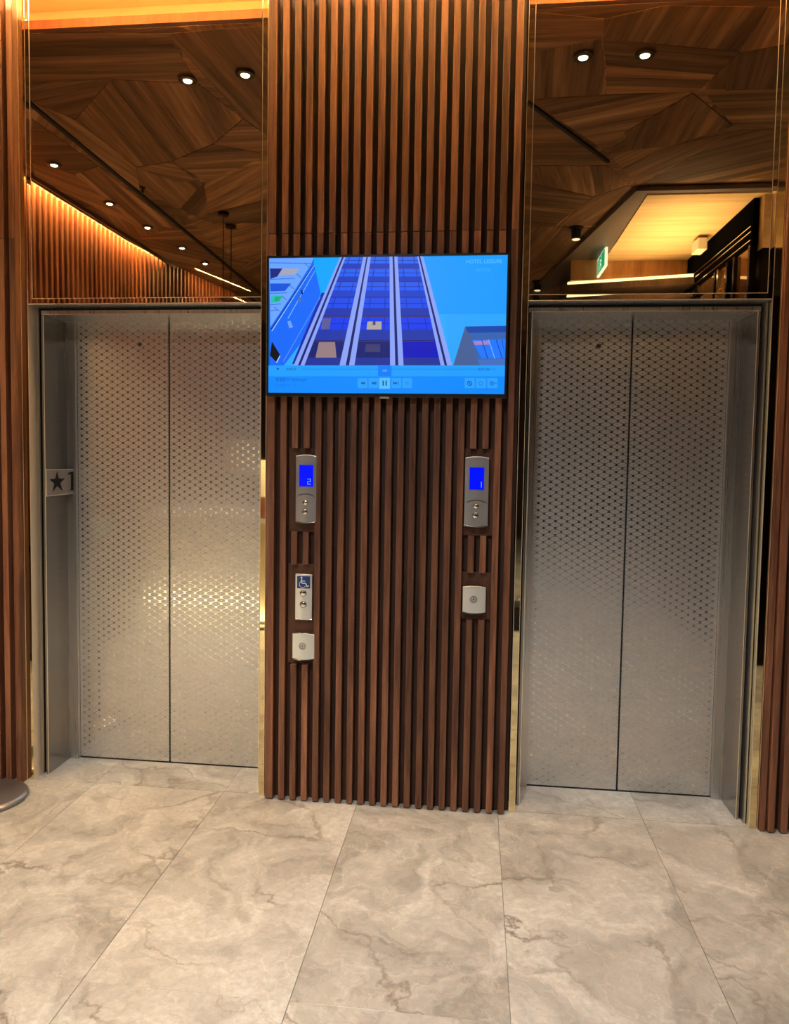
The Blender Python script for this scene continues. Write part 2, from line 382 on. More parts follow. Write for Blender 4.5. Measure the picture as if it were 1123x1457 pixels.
# the pieces that can be told apart in the mirrors
def zl(x, y): return inMirror(x / 2.8075, y / 2.8075)
def zr(x, y): return inMirror(723 + x / 2.8075, y / 2.8075)
def traced(f, polys):
    for k, (pl, g0, g1) in enumerate(polys):
        P = [f(*p) for p in pl]; a, b = f(*g0), f(*g1)
        P = [(max(-2.99, x), min(-.29, y)) for x, y in P]
        add_panel(P, .0045 + .00035 * (k % 9), math.atan2(b[1] - a[1], b[0] - a[0]))
traced(zl, [
 ([(60, 130), (668, 132), (790, 330), (440, 310), (60, 330)], (100, 200), (700, 185)),
 ([(668, 132), (1080, 95), (1080, 540), (970, 470)], (700, 140), (960, 420)),
 ([(60, 332), (440, 312), (300, 470), (125, 400), (60, 372)], (100, 400), (430, 330)),
 ([(442, 314), (792, 332), (968, 470), (850, 570), (690, 638)], (460, 330), (700, 630)),
 ([(440, 318), (688, 640), (545, 662), (302, 474)], (450, 330), (690, 640)),
 ([(128, 402), (302, 476), (543, 664), (560, 760), (400, 640)], (130, 400), (560, 700)),
 ([(972, 472), (1080, 545), (1080, 612), (855, 572)], (860, 570), (1080, 560)),
 ([(690, 640), (852, 572), (1080, 615), (820, 720)], (700, 640), (1080, 620)),
 ([(545, 665), (688, 642), (780, 712), (700, 720)], (545, 665), (780, 712)),
 ([(545, 668), (700, 722), (815, 725), (720, 830), (562, 762)], (560, 700), (700, 830)),
 ([(820, 722), (1080, 640), (1080, 790), (830, 850)], (820, 800), (1080, 660)),
 ([(815, 728), (840, 885), (722, 832)], (815, 730), (730, 830)),
 ([(830, 852), (1080, 792), (1080, 885), (845, 888)], (830, 852), (1080, 800)),
 ([(722, 834), (845, 890), (1080, 888), (1080, 1000), (960, 1040), (850, 970)], (1080, 890), (850, 960)),
 ([(1080, 1002), (1080, 1170), (965, 1060)], (1080, 1002), (980, 1060)),
 ([(128, 470), (390, 660), (300, 690), (128, 640)], (128, 660), (390, 660)),
 ([(392, 662), (700, 905), (560, 900), (340, 740), (300, 692)], (340, 690), (560, 880)),
 ([(128, 642), (300, 694), (560, 905), (430, 850), (128, 700)], (130, 690), (500, 840)),
])
traced(zr, [
 ([(60, 40), (385, 72), (375, 150), (60, 215)], (60, 100), (380, 90)),
 ([(385, 72), (620, 20), (1040, 24), (925, 202), (378, 150)], (600, 150), (680, 20)),
 ([(1040, 24), (1150, 30), (1150, 165), (928, 205)], (1040, 30), (960, 190)),
 ([(60, 215), (375, 152), (395, 372), (60, 392)], (200, 370), (215, 190)),
 ([(378, 152), (925, 204), (830, 290), (392, 255)], (378, 200), (900, 240)),
 ([(392, 257), (828, 292), (760, 362), (394, 370)], (392, 300), (790, 310)),
 ([(925, 206), (1150, 168), (1150, 350), (790, 352), (832, 290)], (900, 330), (930, 200)),
 ([(90, 395), (265, 382), (733, 362), (470, 520), (400, 606)], (200, 480), (700, 380)),
 ([(738, 368), (900, 500), (640, 580), (470, 595), (470, 524)], (600, 570), (690, 400)),
 ([(780, 362), (1150, 352), (1150, 510), (905, 500)], (800, 400), (1150, 390)),
 ([(403, 612), (470, 598), (640, 582), (932, 516), (515, 735)], (480, 720), (930, 520)),
 ([(934, 516), (1150, 514), (1150, 700), (720, 728), (518, 738)], (560, 700), (1150, 560)),
 ([(60, 655), (60, 395), (398, 642), (398, 655)], (60, 600), (398, 600)),
 ([(60, 660), (398, 658), (480, 735), (340, 780), (60, 720)], (200, 720), (180, 662)),
 ([(60, 722), (338, 782), (150, 930), (60, 900)], (60, 760), (330, 790)),
 ([(342, 782), (480, 738), (505, 745), (420, 900), (200, 900)], (220, 900), (480, 740)),
 ([(60, 905), (200, 902), (330, 905), (255, 1050), (60, 1050)], (100, 1040), (220, 905)),
 ([(332, 905), (418, 905), (350, 1030), (258, 1050)], (332, 910), (350, 1030)),
 ([(60, 1053), (256, 1053), (345, 1035), (250, 1120), (60, 1170)], (60, 1150), (330, 1050)),
])
# black strips painting in the shadow lines of the ceiling steps
def ceil_line(f, a, b, wd, name='shadow_line'):
    p, q = Vector(f(*a)), Vector(f(*b)); d = (q - p).normalized(); n = Vector((-d.y, d.x)) * wd / 2
    MB().prism([tuple(p + n), tuple(q + n), tuple(q - n), tuple(p - n)], ZC - .018, ZC - .001).build(name, M['groove'], ceil)
ceil_line(zl, (60, 355), (1045, 1172), .028)
ceil_line(zr, (78, 400), (400, 640), .022)
# slot with light along the left wall
MB().box(-3.0, -2.985, YB, -.285, ZC - .035, ZC + .028).build('slot_edge', M['dark_wood'], ceil)
MB().box(XL, -3.0, YB, -.27, ZC + .10, ZC + .12).build('slot_top', M['plaster'], ceil)
area('wall_wash', (-3.045, -2.45, 3.462), .02, 4.1, WALLCOVE_W * 1.3, (1, .66, .28), (0, 0, -1)).rotation_euler = (0, math.radians(8), 0)
area('wall_wash', (-2.69, -5.1, 3.446), .018, 1.1, WALLCOVE_W * .11, (1, .66, .28), (0, 0, -1)).rotation_euler = (0, math.radians(20), math.radians(14))

# lower lit soffit behind the camera on the right (seen in the right mirror)
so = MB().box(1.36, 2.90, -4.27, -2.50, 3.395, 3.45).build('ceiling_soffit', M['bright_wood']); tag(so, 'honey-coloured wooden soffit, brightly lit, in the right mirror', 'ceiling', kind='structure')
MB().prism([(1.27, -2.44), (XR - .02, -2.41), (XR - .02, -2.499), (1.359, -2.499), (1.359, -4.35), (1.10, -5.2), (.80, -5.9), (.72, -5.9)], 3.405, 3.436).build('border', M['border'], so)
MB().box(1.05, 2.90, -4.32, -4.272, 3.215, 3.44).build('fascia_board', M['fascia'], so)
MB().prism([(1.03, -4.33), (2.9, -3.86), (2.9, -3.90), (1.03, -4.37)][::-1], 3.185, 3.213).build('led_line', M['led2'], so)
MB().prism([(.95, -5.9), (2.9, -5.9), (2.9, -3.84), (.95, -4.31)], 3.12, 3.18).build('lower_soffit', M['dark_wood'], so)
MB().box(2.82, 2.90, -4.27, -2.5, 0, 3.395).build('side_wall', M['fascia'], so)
area('added_fill', (1.75, -3.35, 2.72), .5, 1.3, 17, (1, .80, .48), (0, 0, 1)).data.spread = math.radians(115)  # unseen fill light without a fitting, added to brighten the soffit

area('added_fill', (2.42, -2.30, 2.70), .2, .2, 2.2, (1, .80, .48), (0, -.1, 1))  # second unseen fill, added to brighten the wood cap of the pier

# ------------------------------------------------------------------ mirrors
def mirror_panel(x0, x1, outer, label):
    e = empty('wall_mirror', ((x0 + x1) / 2, 0, HM), label=label, cat='mirror'); ox = e.location
    b = .022; a, c = (x0 + .018 if outer == 'L' else x0), (x1 - .018 if outer == 'R' else x1)
    def P(m, nm, mt): return m.build(nm, mt, e, (-ox.x, 0, -ox.z))
    P(MB().box(a, c, 0, .04, HM + b, 3.72), 'glass', M['mirror'])
    t = .0136
    P(MB().add([(a, -b * t, HM), (c, -b * t, HM), (c, 0, HM + b), (a, 0, HM + b), (a, .04, HM), (c, .04, HM), (c, .04, HM + b), (a, .04, HM + b)],
               [(0, 1, 2, 3), (1, 0, 4, 5), (0, 3, 7, 4), (1, 5, 6, 2), (4, 7, 6, 5)]), 'bevel', M['mirror'])
    P(MB().box(a, c, -.0012, .002, HM + b - .0012, HM + b + .0012), 'bevel_line', M['champagne'])
    P(MB().box(x0, x1, -.0016, YS + .02, HM - .004, HM - .0005), 'bottom_edge', M['steel'])
    P(MB().box(x0, x1, -.0026, -.0016, HM - .0035, HM), 'bottom_line', M['champagne'])
    if outer == 'L':
        P(MB().add([(x0, -.018 * t, HM), (a, 0, HM), (a, 0, 3.72), (x0, -.018 * t, 3.72), (x0, .04, HM), (a, .04, HM), (a, .04, 3.72), (x0, .04, 3.72)], [(0, 1, 2, 3), (0, 3, 7, 4), (0, 4, 5, 1)]), 'bevel', M['mirror'])
        P(MB().box(a - .001, a + .001, -.0012, .002, HM + b, 3.72), 'bevel_line', M['champagne'])
    else:
        P(MB().add([(c, 0, HM), (x1, -.018 * t, HM), (x1, -.018 * t, 3.72), (c, 0, 3.72), (c, .04, HM), (x1, .04, HM), (x1, .04, 3.72), (c, .04, 3.72)], [(0, 1, 2, 3), (1, 5, 6, 2), (0, 4, 5, 1)]), 'bevel', M['mirror'])
        P(MB().box(c - .001, c + .001, -.0012, .002, HM + b, 3.72), 'bevel_line', M['champagne'])
    return e
mirror_panel(-1.785, -.742, 'L', 'tall bronze mirror above the left lift, reflecting ceiling and slatted wall')
mirror_panel(.3745, 1.3155, 'R', 'tall bronze mirror above the right lift, reflecting the exit sign')
def mirror_strip(x0, x1, label, inner):
    e = empty('mirror_strip', ((x0 + x1) / 2, 0, 0), label=label, cat='mirror', group='narrow mirrored strips beside the lifts'); ox = e.location.x
    MB().box(x0 + .0016, x1 - .0016, 0, .095, 0, 3.72).build('glass', M['gold_mirror'], e, (-ox, 0, 0))
    for x in (x0, x1 - .0016): MB().box(x, x + .0016, -.0012, .095 if (x == x0) == (inner == 'L') else .01, 0, 3.72).build('edge_line', M['champagne'], e, (-ox, 0, 0))
mirror_strip(-1.8200, -1.7870, 'narrow gold mirror strip left of the left lift', 'N')
mirror_strip(-.7395, -.7150, 'narrow gold mirror strip between left lift and wooden column', 'N')
mirror_strip(.3460, .3730, 'narrow gold mirror strip between wooden column and right lift', 'N')
mirror_strip(1.3170, 1.3510, 'narrow gold mirror strip right of the right lift', 'N')

# ------------------------------------------------------------------ lift doors
def lift(name, x0, x1, lip, ga, gb, label, keyx):
    e = empty(name, ((x0 + x1) / 2, YD, 0), label=label, cat='elevator', kind='structure'); ex = e.location.x
    def P(m, nm, mt, **k): return m.build(nm, mt, e, (-ex, -YD, 0), **k)
    a, b = x0 + lip, x1 - lip; mid = (a + b) / 2
    for s, (p, q) in ((-1, (a, mid - .004)), (1, (mid + .004, b))):
        lo = MB(); W2 = (q - p) / 2
        m = MB().box(-W2, W2, 0, .035, .006, HD + .03)
        d = m.build('door_leaf', M['etched'], e, ((p + q) / 2 - ex, 0, 0))
        # attribute that keeps a plain margin round the leaf
        at = d.data.attributes.new('inset', 'FLOAT', 'POINT')
        for i in range(len(d.data.vertices)): at.data[i].value = 1.0
        if s == -1:
            z = keyx[1]; kx = keyx[0] - (p + q) / 2
            k = MB().lathe([(.0105, 0), (.0105, -.003), (.0085, -.0034), (.0062, -.001)], 20, (kx, -.0005, z), 'Y')
            k.build('keyhole', M['steel_dark'], d, smooth=True)
            MB().lathe([(.0050, -.0012), (.0050, -.0022)], 16, (kx, 0, z), 'Y').build('lock_core', M['ink'], e, ((p + q) / 2 - ex, 0, 0))
    P(MB().box(a - .004, b + .004, YD + .05, YD + .06, 0, HD + .02), 'shaft_panel', M['groove'])
    # narrow returns beside the leaves
    P(MB().box(x0 - .0, a - .001, YD - .022, YD - .001, 0, HD), 'return_strip', M['steel'])
    P(MB().box(b + .001, x1 + .0, YD - .022, YD - .001, 0, HD), 'return_strip', M['steel'])
    # jambs with a thin front face and a shadow groove
    P(MB().box(x0 - .012, x0, YS, YD, 0, HD), 'jamb', M['steel_dark'], bevel=.0012)
    P(MB().box(x1, x1 + .012, YS, YD, 0, HD), 'jamb', M['steel_dark'], bevel=.0012)
    P(MB().box(x0 - .012, x1 + .012, YS, YD + .03, HD, HD + .018), 'head', M['steel'], bevel=.0012)
    P(MB().box(ga, x0 - .0125, YS + .02, YS + .03, 0, HM), 'shadow_gap', M['groove'])
    P(MB().box(x1 + .0125, gb, YS + .02, YS + .03, 0, HM), 'shadow_gap', M['groove'])
    P(MB().box(ga, gb, YS + .012, YS + .03, HD + .0185, HM + .02), 'shadow_gap', M['groove'])
    P(MB().box(x0 - .001, x1 + .001, YS - .001, YS + .0005, HD - .0005, HD + .0025), 'edge_line', M['champagne'])  # bright strip put in as the highlight along the head's lower edge
    P(MB().box(x0 - .002, x0 + .0005, YS - .001, YS + .0005, 0, HD), 'edge_line', M['champagne'])
    P(MB().box(x1 - .0005, x1 + .002, YS - .001, YS + .0005, 0, HD), 'edge_line', M['champagne'])
    if gb - x1 > .025: P(MB().box(gb - .008, gb - .0005, YS - .03, YS + .019, 0, HM - .006), 'cover_strip', M['steel'])
    if x0 - ga > .025: P(MB().box(ga + .0005, ga + .006, YS + .004, YS + .019, 0, HM - .006), 'cover_strip', M['steel_dark'])
    P(MB().box(ga + .001, gb - .001, YD - .002, YD + .05, -.003, .002), 'sill', M['groove'])
    return e
lift('door_1', L0, L1, .044, -1.7868, -.7397, 'left lift with closed etched steel doors and star sign on its jamb', (onY(199, 490, YD).x, onY(199, 490, YD).z))
lift('door_2', R0, R1, .044, .3733, 1.3168, 'right lift with closed etched steel doors beside the wooden column', (onY(852, 492, YD).x, onY(852, 492, YD).z))

# ------------------------------------------------------------------ star sign on the left jamb
A = Vector((-1.7545, YS + .002, 0)); B = Vector((-1.7235, YD - .004, 0))
dr = (B - A).normalized(); nrm = Vector((dr.y, -dr.x, 0))
def onSign(u, v):
    r = ray(u, v); t = (A - CAM).dot(nrm) / r.dot(nrm); return CAM + r * t
sg = empty('floor_sign', tuple(onSign(84, 687)), label='small brushed plate with black star and numeral 1 on left lift jamb', cat='sign')
def sign_piece(pix, d0, d1, nm, mt):
    P = [onSign(*p) for p in pix]; n = len(P); o0 = sg.location
    area2 = sum((P[i] - P[0]).cross(P[i + 1] - P[0]).dot(nrm) for i in range(1, n - 1))
    if area2 < 0: P = P[::-1]
    v = [tuple(p + nrm * d0 - o0) for p in P] + [tuple(p + nrm * d1 - o0) for p in P]
    return MB().add(v, [tuple(range(n))[::-1], tuple(range(n, 2 * n))] + [(i, (i + 1) % n, n + (i + 1) % n, n + i) for i in range(n)]).build(nm, mt, sg)
sign_piece([(64.5, 668), (104, 668), (104, 702.5), (65.5, 706.5)], -.002, .001, 'plate', M['sticker'])
for pp in ([(64.5, 668), (65.6, 668), (66.6, 706.3), (65.5, 706.5)], [(64.5, 667.5), (104, 667.5), (104, 668.6), (64.5, 668.6)], [(65.5, 705.4), (104, 701.6), (104, 702.6), (65.5, 706.6)]):
    sign_piece(pp, .001, .0022, 'rim', M['champagne'])
st = [(81, 671), (83.3, 680.5), (92, 681), (85.5, 687), (88.5, 698.5), (81, 691.5), (74.5, 700), (76.8, 688), (70, 682), (78.4, 681)]
sign_piece(st, .001, .002, 'star', M['ink'])
sign_piece([(96.5, 673.3), (100, 671.5), (104, 671), (104.2, 696.5), (106, 697.4), (96.5, 698), (100.6, 696.7), (100.6, 675.4), (96.5, 675)], .001, .002, 'numeral', M['ink'])

# ------------------------------------------------------------------ text helper
def text_polys(txt, height, align='LEFT'):
    cu = bpy.data.curves.new('t', 'FONT'); cu.body = txt; cu.size = 1; cu.align_x = align; cu.resolution_u = 3
    o = bpy.data.objects.new('t', cu); COL.objects.link(o)
    dg = bpy.context.evaluated_depsgraph_get(); me = o.evaluated_get(dg).to_mesh()
    v = [tuple(x.co) for x in me.vertices]; f = [tuple(p.vertices) for p in me.polygons]
    o.evaluated_get(dg).to_mesh_clear(); bpy.data.objects.remove(o); bpy.data.curves.remove(cu)
    hh = .72
    return [(x / hh * height, y / hh * height) for x, y, z in v], f

# ------------------------------------------------------------------ television
YT = -.070
def tv(zx, zy, y=YT): return onY(370 + zx / 2.8075, 340 + zy / 2.8075, y)
tx0, tx1, tz0, tz1 = -.6860, .2830, 1.7485, 2.2965
tvo = empty('television', ((tx0 + tx1) / 2, YT, (tz0 + tz1) / 2), label='wall-mounted flat television showing a blue picture of a tower', cat='television')
TL = tvo.location
def TP(m, nm, mt, par=tvo, **k): return m.build(nm, mt, par, tuple(-TL) if par is tvo else (0, 0, 0), **k)
bz = MB(); bw = .008
bz.box(tx0 - bw, tx1 + bw, YT - .006, YT + .012, tz1, tz1 + bw); bz.box(tx0 - bw, tx1 + bw, YT - .006, YT + .012, tz0 - .012, tz0)
bz.box(tx0 - bw, tx0, YT - .006, YT + .012, tz0, tz1); bz.box(tx1, tx1 + bw, YT - .006, YT + .012, tz0, tz1)
TP(bz, 'bezel', M['black'])
TP(MB().box(tx0 - bw + .002, tx1 + bw - .002, YT + .012, YSL - .002, tz0 - .010, tz1 + .006), 'housing', M['black'], bevel=.003)
mx = (tv(478, 628).x + tv(518, 628).x) / 2
TP(MB().box(mx - .020, mx + .020, YT - .004, YT + .010, tz0 - .021, tz0 - .012), 'sensor_tab', simple('silver_tab', (.42, .40, .36), .4, .3), bevel=.0015)
TP(MB().box(tx0 - bw - .001, tx1 + bw + .001, YT + .006, YT + .012, tz0 - .0150, tz0 - .0125), 'bottom_rail', simple('grey_rail', (.12, .11, .10), .4))
scr = TP(MB().box(tx0, tx1, YT + .0005, YT + .004, tz0, tz1), 'screen', simple('screen_glass', (.0, .0, .0), .15, 0, (.0, .25, 1), .5))
class Pic:
    def __init__(s): s.v = []; s.f = []; s.c = []
    def poly(s, pts, col, layer):
        k = len(s.v); y = YT - .0002 - .00015 * layer
        P = [tv(px, py) for px, py in pts]
        P = [(min(max(p.x, tx0 + .0002), tx1 - .0002), y, min(max(p.z, tz0 + .0002), tz1 - .0002)) for p in P]
        s.v += P; s.f.append(tuple(range(k, k + len(P)))); s.c.append(lin(col)); return s
    def text(s, txt, zx, zy, hz, col, layer, sx=1.0):
        v, f = text_polys(txt, 1); o = tv(zx, zy); h = (tv(zx, zy - hz) - o).z; k = len(s.v); y = YT - .0002 - .00015 * layer
        s.v += [(o.x + a * h * sx, y, o.z + b * h) for a, b in v]; s.f += [tuple(i + k for i in q) for q in f]; s.c += [lin(col)] * len(f)
    def build(s, name, par):
        me = bpy.data.meshes.new(name); me.from_pydata(s.v, [], s.f)
        at = me.color_attributes.new('Col', 'FLOAT_COLOR', 'CORNER')
        for p, c in zip(me.polygons, s.c):
            for li in p.loop_indices: at.data[li].color = c
        me.materials.append(M['picture']); o = bpy.data.objects.new(name, me); COL.objects.link(o); o.parent = par; o.location = tuple(-TL); return o
pic = Pic()
q = [(38, 68), (992, 60), (990, 200), (984, 350), (978, 506), (42, 506)]
pic.poly([(38, 66), (515, 63), (515, 300), (40, 300)], (0, 165, 255), 0); pic.poly([(515, 63), (992, 58), (990, 300), (515, 300)], (25, 155, 255), 0)
pic.poly([(40, 300), (990, 300), (978, 506), (42, 506)], (45, 170, 255), 0)
pic.poly([(740, 300), (988, 300), (984, 350), (760, 506)], (42, 165, 252), 1)
# left building
pic.poly([(36, 66), (216, 66), (216, 98), (242, 215), (190, 380), (95, 506), (40, 506)], (18, 105, 250), 1)
pic.poly([(36, 66), (216, 66), (205, 100), (120, 235), (42, 352)], (105, 165, 255), 2)
pic.poly([(40, 118), (90, 118), (70, 150), (42, 160)], (30, 40, 130), 3); pic.poly([(90, 118), (160, 118), (140, 142), (72, 146)], (165, 165, 190), 3)
pic.poly([(40, 178), (125, 178), (100, 208), (42, 210)], (20, 85, 220), 3); pic.poly([(45, 226), (95, 226), (78, 252), (44, 256)], (40, 190, 190), 3)
pic.poly([(60, 230), (88, 230), (76, 248), (58, 250)], (30, 170, 120), 4)
for a, b in (((40, 74), (150, 74)), ((40, 94), (205, 96)), ((40, 160), (140, 156)), ((40, 216), (110, 214)), ((40, 262), (85, 258)), ((40, 286), (70, 282))):
    pic.poly([a, b, (b[0], b[1] + 3), (a[0], a[1] + 3)], (55, 110, 230), 4)
for k in range(5):
    t = k / 5; x = 195 - 150 * t; y = 112 + 220 * t; pic.poly([(x, y), (x + 4, y), (x - 16, y - 16), (x - 20, y - 16)], (40, 90, 215), 5)
def strip(x0, y0, x1, y1, w0, w1, col, ly): pic.poly([(x0, y0), (x0 + w0, y0), (x1 + w1, y1), (x1, y1)], col, ly)
strip(212, 104, 42, 362, 3, 4, (10, 20, 90), 4); strip(216, 104, 46, 368, 3, 4, (140, 200, 255), 4)
strip(218, 128, 110, 318, 3, 4, (110, 180, 255), 4); strip(240, 232, 92, 490, 3, 3, (90, 150, 250), 4)
strip(246, 215, 128, 500, 14, 26, (15, 40, 170), 3)
pic.poly([(154, 228), (168, 236), (162, 256), (152, 250)], (70, 110, 190), 5); pic.poly([(110, 330), (122, 326), (132, 352), (118, 358)], (110, 160, 235), 5)
pic.poly([(163, 205), (170, 204), (172, 220), (166, 222)], (10, 20, 80), 5)
pic.poly([(48, 410), (80, 462), (66, 492), (40, 466)], (6, 8, 20), 5); pic.poly([(64, 492), (80, 464), (82, 468), (68, 496)], (150, 200, 255), 5)
# tower
T0, T1 = 68., 505.
def X(a, b, y): return a + (b - a) * (y - T0) / (T1 - T0)
strips = [((320, 328), (135, 152)), ((335, 343), (162, 178)), ((413, 426), (318, 343)), ((431, 444), (356, 378)), ((518, 530), (520, 541)), ((537, 550), (553, 574)), ((628, 634), (722, 738)), ((640, 652), (748, 768))]
pic.poly([(320, T0), (652, T0), (768, T1), (135, T1)], (22, 30, 110), 2)
bays = [((343, 413), (178, 318)), ((444, 518), (378, 520)), ((550, 628), (574, 722))]
rows = [(72, 98, 118), (120, 150, 170), (173, 206, 232), (236, 276, 308), (312, 362, 405), (409, 474, 505)]
for bi, ((ta, tb2), (ba, bb2)) in enumerate(bays):
    pic.poly([(ta, T0), (tb2, T0), (bb2, T1), (ba, T1)], (12, 18, 70), 3)
    for ri, (w0, w1, s1) in enumerate(rows):
        wc = [(40, 105, 245), (30, 95, 245), (28, 90, 245), (22, 75, 235), (18, 60, 235), (20, 30, 110) if bi < 2 else (5, 15, 190)][ri]
        sc = [(25, 60, 190), (22, 60, 190), (25, 65, 200), (28, 55, 175), (30, 55, 170), (32, 50, 150)][ri]
        pic.poly([(X(ta, ba, w0), w0), (X(tb2, bb2, w0), w0), (X(tb2, bb2, w1), w1), (X(ta, ba, w1), w1)], wc, 4)
        pic.poly([(X(ta, ba, w1), w1), (X(tb2, bb2, w1), w1), (X(tb2, bb2, s1), s1), (X(ta, ba, s1), s1)], sc, 4)
        for fr in (.22, .8):
            xa = X(ta, ba, w0) + fr * (X(tb2, bb2, w0) - X(ta, ba, w0)); xb = X(ta, ba, w1) + fr * (X(tb2, bb2, w1) - X(ta, ba, w1))
            pic.poly([(xa, w0), (xa + 2.5, w0), (xb + 2.5, w1), (xb, w1)], (14, 35, 150), 5)
        ym = w0 + .5 * (w1 - w0); pic.poly([(X(ta, ba, ym), ym), (X(tb2, bb2, ym), ym), (X(tb2, bb2, ym + 2), ym + 2), (X(ta, ba, ym + 2), ym + 2)], (14, 30, 130), 5)
        pic.poly([(X(ta, ba, w0 - 2), w0 - 2), (X(tb2, bb2, w0 - 2), w0 - 2), (X(tb2, bb2, w0), w0), (X(ta, ba, w0), w0)], (90, 60, 110), 5)
pic.poly([(236, 412), (300, 412), (306, 474), (222, 474)], (150, 125, 130), 6); pic.poly([(250, 318), (285, 316), (278, 360), (244, 362)], (90, 90, 150), 6)
pic.poly([(430, 330), (486, 330), (486, 362), (426, 362)], (175, 165, 160), 6); pic.poly([(452, 330), (462, 330), (462, 344), (450, 344)], (60, 70, 130), 7)
pic.poly([(424, 420), (480, 420), (482, 452), (420, 452)], (60, 60, 110), 6)
for (ta, tb2), (ba, bb2) in strips: pic.poly([(ta, T0), (tb2, T0), (bb2, T1), (ba, T1)], (138, 162, 246), 6)
# right building
pic.poly([(820, 350), (985, 347), (985, 506), (772, 506)], (55, 100, 175), 2); pic.poly([(820, 350), (838, 380), (872, 506), (772, 506)], (70, 95, 150), 3)
pic.poly([(820, 350), (985, 347), (985, 372), (832, 376)], (22, 70, 170), 3)
pic.poly([(848, 404), (985, 400), (985, 476), (886, 478)], (30, 120, 255), 4); pic.poly([(852, 408), (914, 406), (918, 422), (858, 424)], (165, 130, 190), 5)
pic.poly([(872, 482), (985, 480), (985, 506), (880, 506)], (70, 110, 190), 4)
for x in (884, 912, 942, 966): pic.poly([(x, 402), (x + 3, 402), (x + 28, 478), (x + 25, 478)], (130, 180, 255) if x == 912 else (15, 50, 150), 6)
# player bar
pic.poly([(30, 505), (985, 505), (984, 549), (30, 549)], (28, 158, 255), 8); pic.poly([(30, 549), (984, 549), (975, 620), (30, 620)], (0, 138, 255), 8)
pic.poly([(165, 519), (945, 519), (945, 521), (165, 521)], (15, 125, 225), 9)
pic.poly([(472, 507), (526, 507), (526, 548), (472, 548)], (0, 125, 250), 10)
for a, b in ((390, 430), (434, 474), (525, 565), (569, 608), (818, 858), (863, 903), (908, 949)):
    pic.poly([(a, 556), (b, 556), (b, 596), (a, 596)], (40, 160, 255), 9)
pic.poly([(477, 555), (520, 555), (520, 599), (477, 599)], (85, 190, 255), 10)
INK = (15, 60, 150)
for x in (490, 502): pic.poly([(x, 566), (x + 5, 566), (x + 5, 586), (x, 586)], INK, 11)
def tri(x, y, w, h, ly=10): pic.poly([(x, y), (x + w, y - h), (x + w, y + h)] if w > 0 else [(x, y), (x + w, y + h), (x + w, y - h)], INK, ly)
for x in (403, 411): tri(x, 576, 8, 6)
for x in (446, 454): tri(x, 576, 8, 6)
pic.poly([(463, 569), (465, 569), (465, 583), (463, 583)], INK, 10)
for x in (549, 541): tri(x, 576, -8, 6)
pic.poly([(551, 569), (553, 569), (553, 583), (551, 583)], INK, 10)
pic.poly([(581, 572), (596, 572), (596, 574), (581, 574)], (20, 110, 220), 10); pic.poly([(581, 578), (596, 578), (596, 580), (581, 580)], (20, 110, 220), 10)
tri(78, 519, -10, 5)
def ring(cx, cy, r, w, ly=10, col=INK, n=20):
    for i in range(n):
        a, b = 2 * math.pi * i / n, 2 * math.pi * (i + 1) / n
        pic.poly([(cx + r * math.cos(a), cy + r * math.sin(a)), (cx + r * math.cos(b), cy + r * math.sin(b)), (cx + (r - w) * math.cos(b), cy + (r - w) * math.sin(b)), (cx + (r - w) * math.cos(a), cy + (r - w) * math.sin(a))], col, ly)
ring(838, 577, 10, 2.5); pic.poly([(832, 571), (834, 569), (845, 583), (843, 585)], INK, 11)
ring(883, 577, 9, 2, col=(20, 95, 210)); ring(927, 577, 9, 2.5, col=(20, 85, 200)); ring(927, 577, 4, 2, col=(20, 85, 200)); tri(946, 577, -5, 3)
pic.text('0:00:03', 106, 525, 10, INK, 10); pic.text('0:01:36', 872, 526, 11, (15, 85, 190), 10)
pic.text('\u9ad8\u96c4\u5f71\u7247 2019.mp4', 62, 568, 12, (25, 75, 200), 10, .92); pic.text('2019/09/19   1/3', 62, 589, 9, (10, 105, 235), 10)
pic.text('HOTEL LEISURE', 822, 98, 16, (95, 195, 255), 3, .96); pic.text('\u6a02\u6d3b\u884c\u65c5', 864, 130, 11, (60, 180, 255), 3)
pic.poly([(490, 522), (508, 522), (508, 530), (490, 530)], (70, 165, 255), 11)
po = pic.build('screen_picture', scr)
po.location = (0, 0, 0); scr_off = 0
po.parent = scr

# ------------------------------------------------------------------ call panels
def bowed_plate(w, h, t, sag, yb=0.0, n=10, nz=1):
    """face plate with arched top and bottom edges and a bowed front; centre at origin, back at y=0"""
    m = MB(); v = []; f = []
    for k, yy in enumerate((0, -t)):
        for i in range(n + 1):
            s = -1 + 2 * i / n; x = s * w / 2; e = sag * (1 - s * s); bow = -t * .35 * (1 - s * s) if k else 0
            v += [(x, yy + bow, -h / 2 - e), (x, yy + bow, h / 2 + e)]
    N1 = 2 * (n + 1)
    for i in range(n):
        a = 2 * i; f += [(a, a + 1, a + 3, a + 2), (N1 + a, N1 + a + 2, N1 + a + 3, N1 + a + 1), (a, a + 2, N1 + a + 2, N1 + a), (a + 1, N1 + a + 1, N1 + a + 3, a + 3)]
    f += [(0, N1, N1 + 1, 1), (2 * n, 2 * n + 1, N1 + 2 * n + 1, N1 + 2 * n)]
    return m.add(v, f)
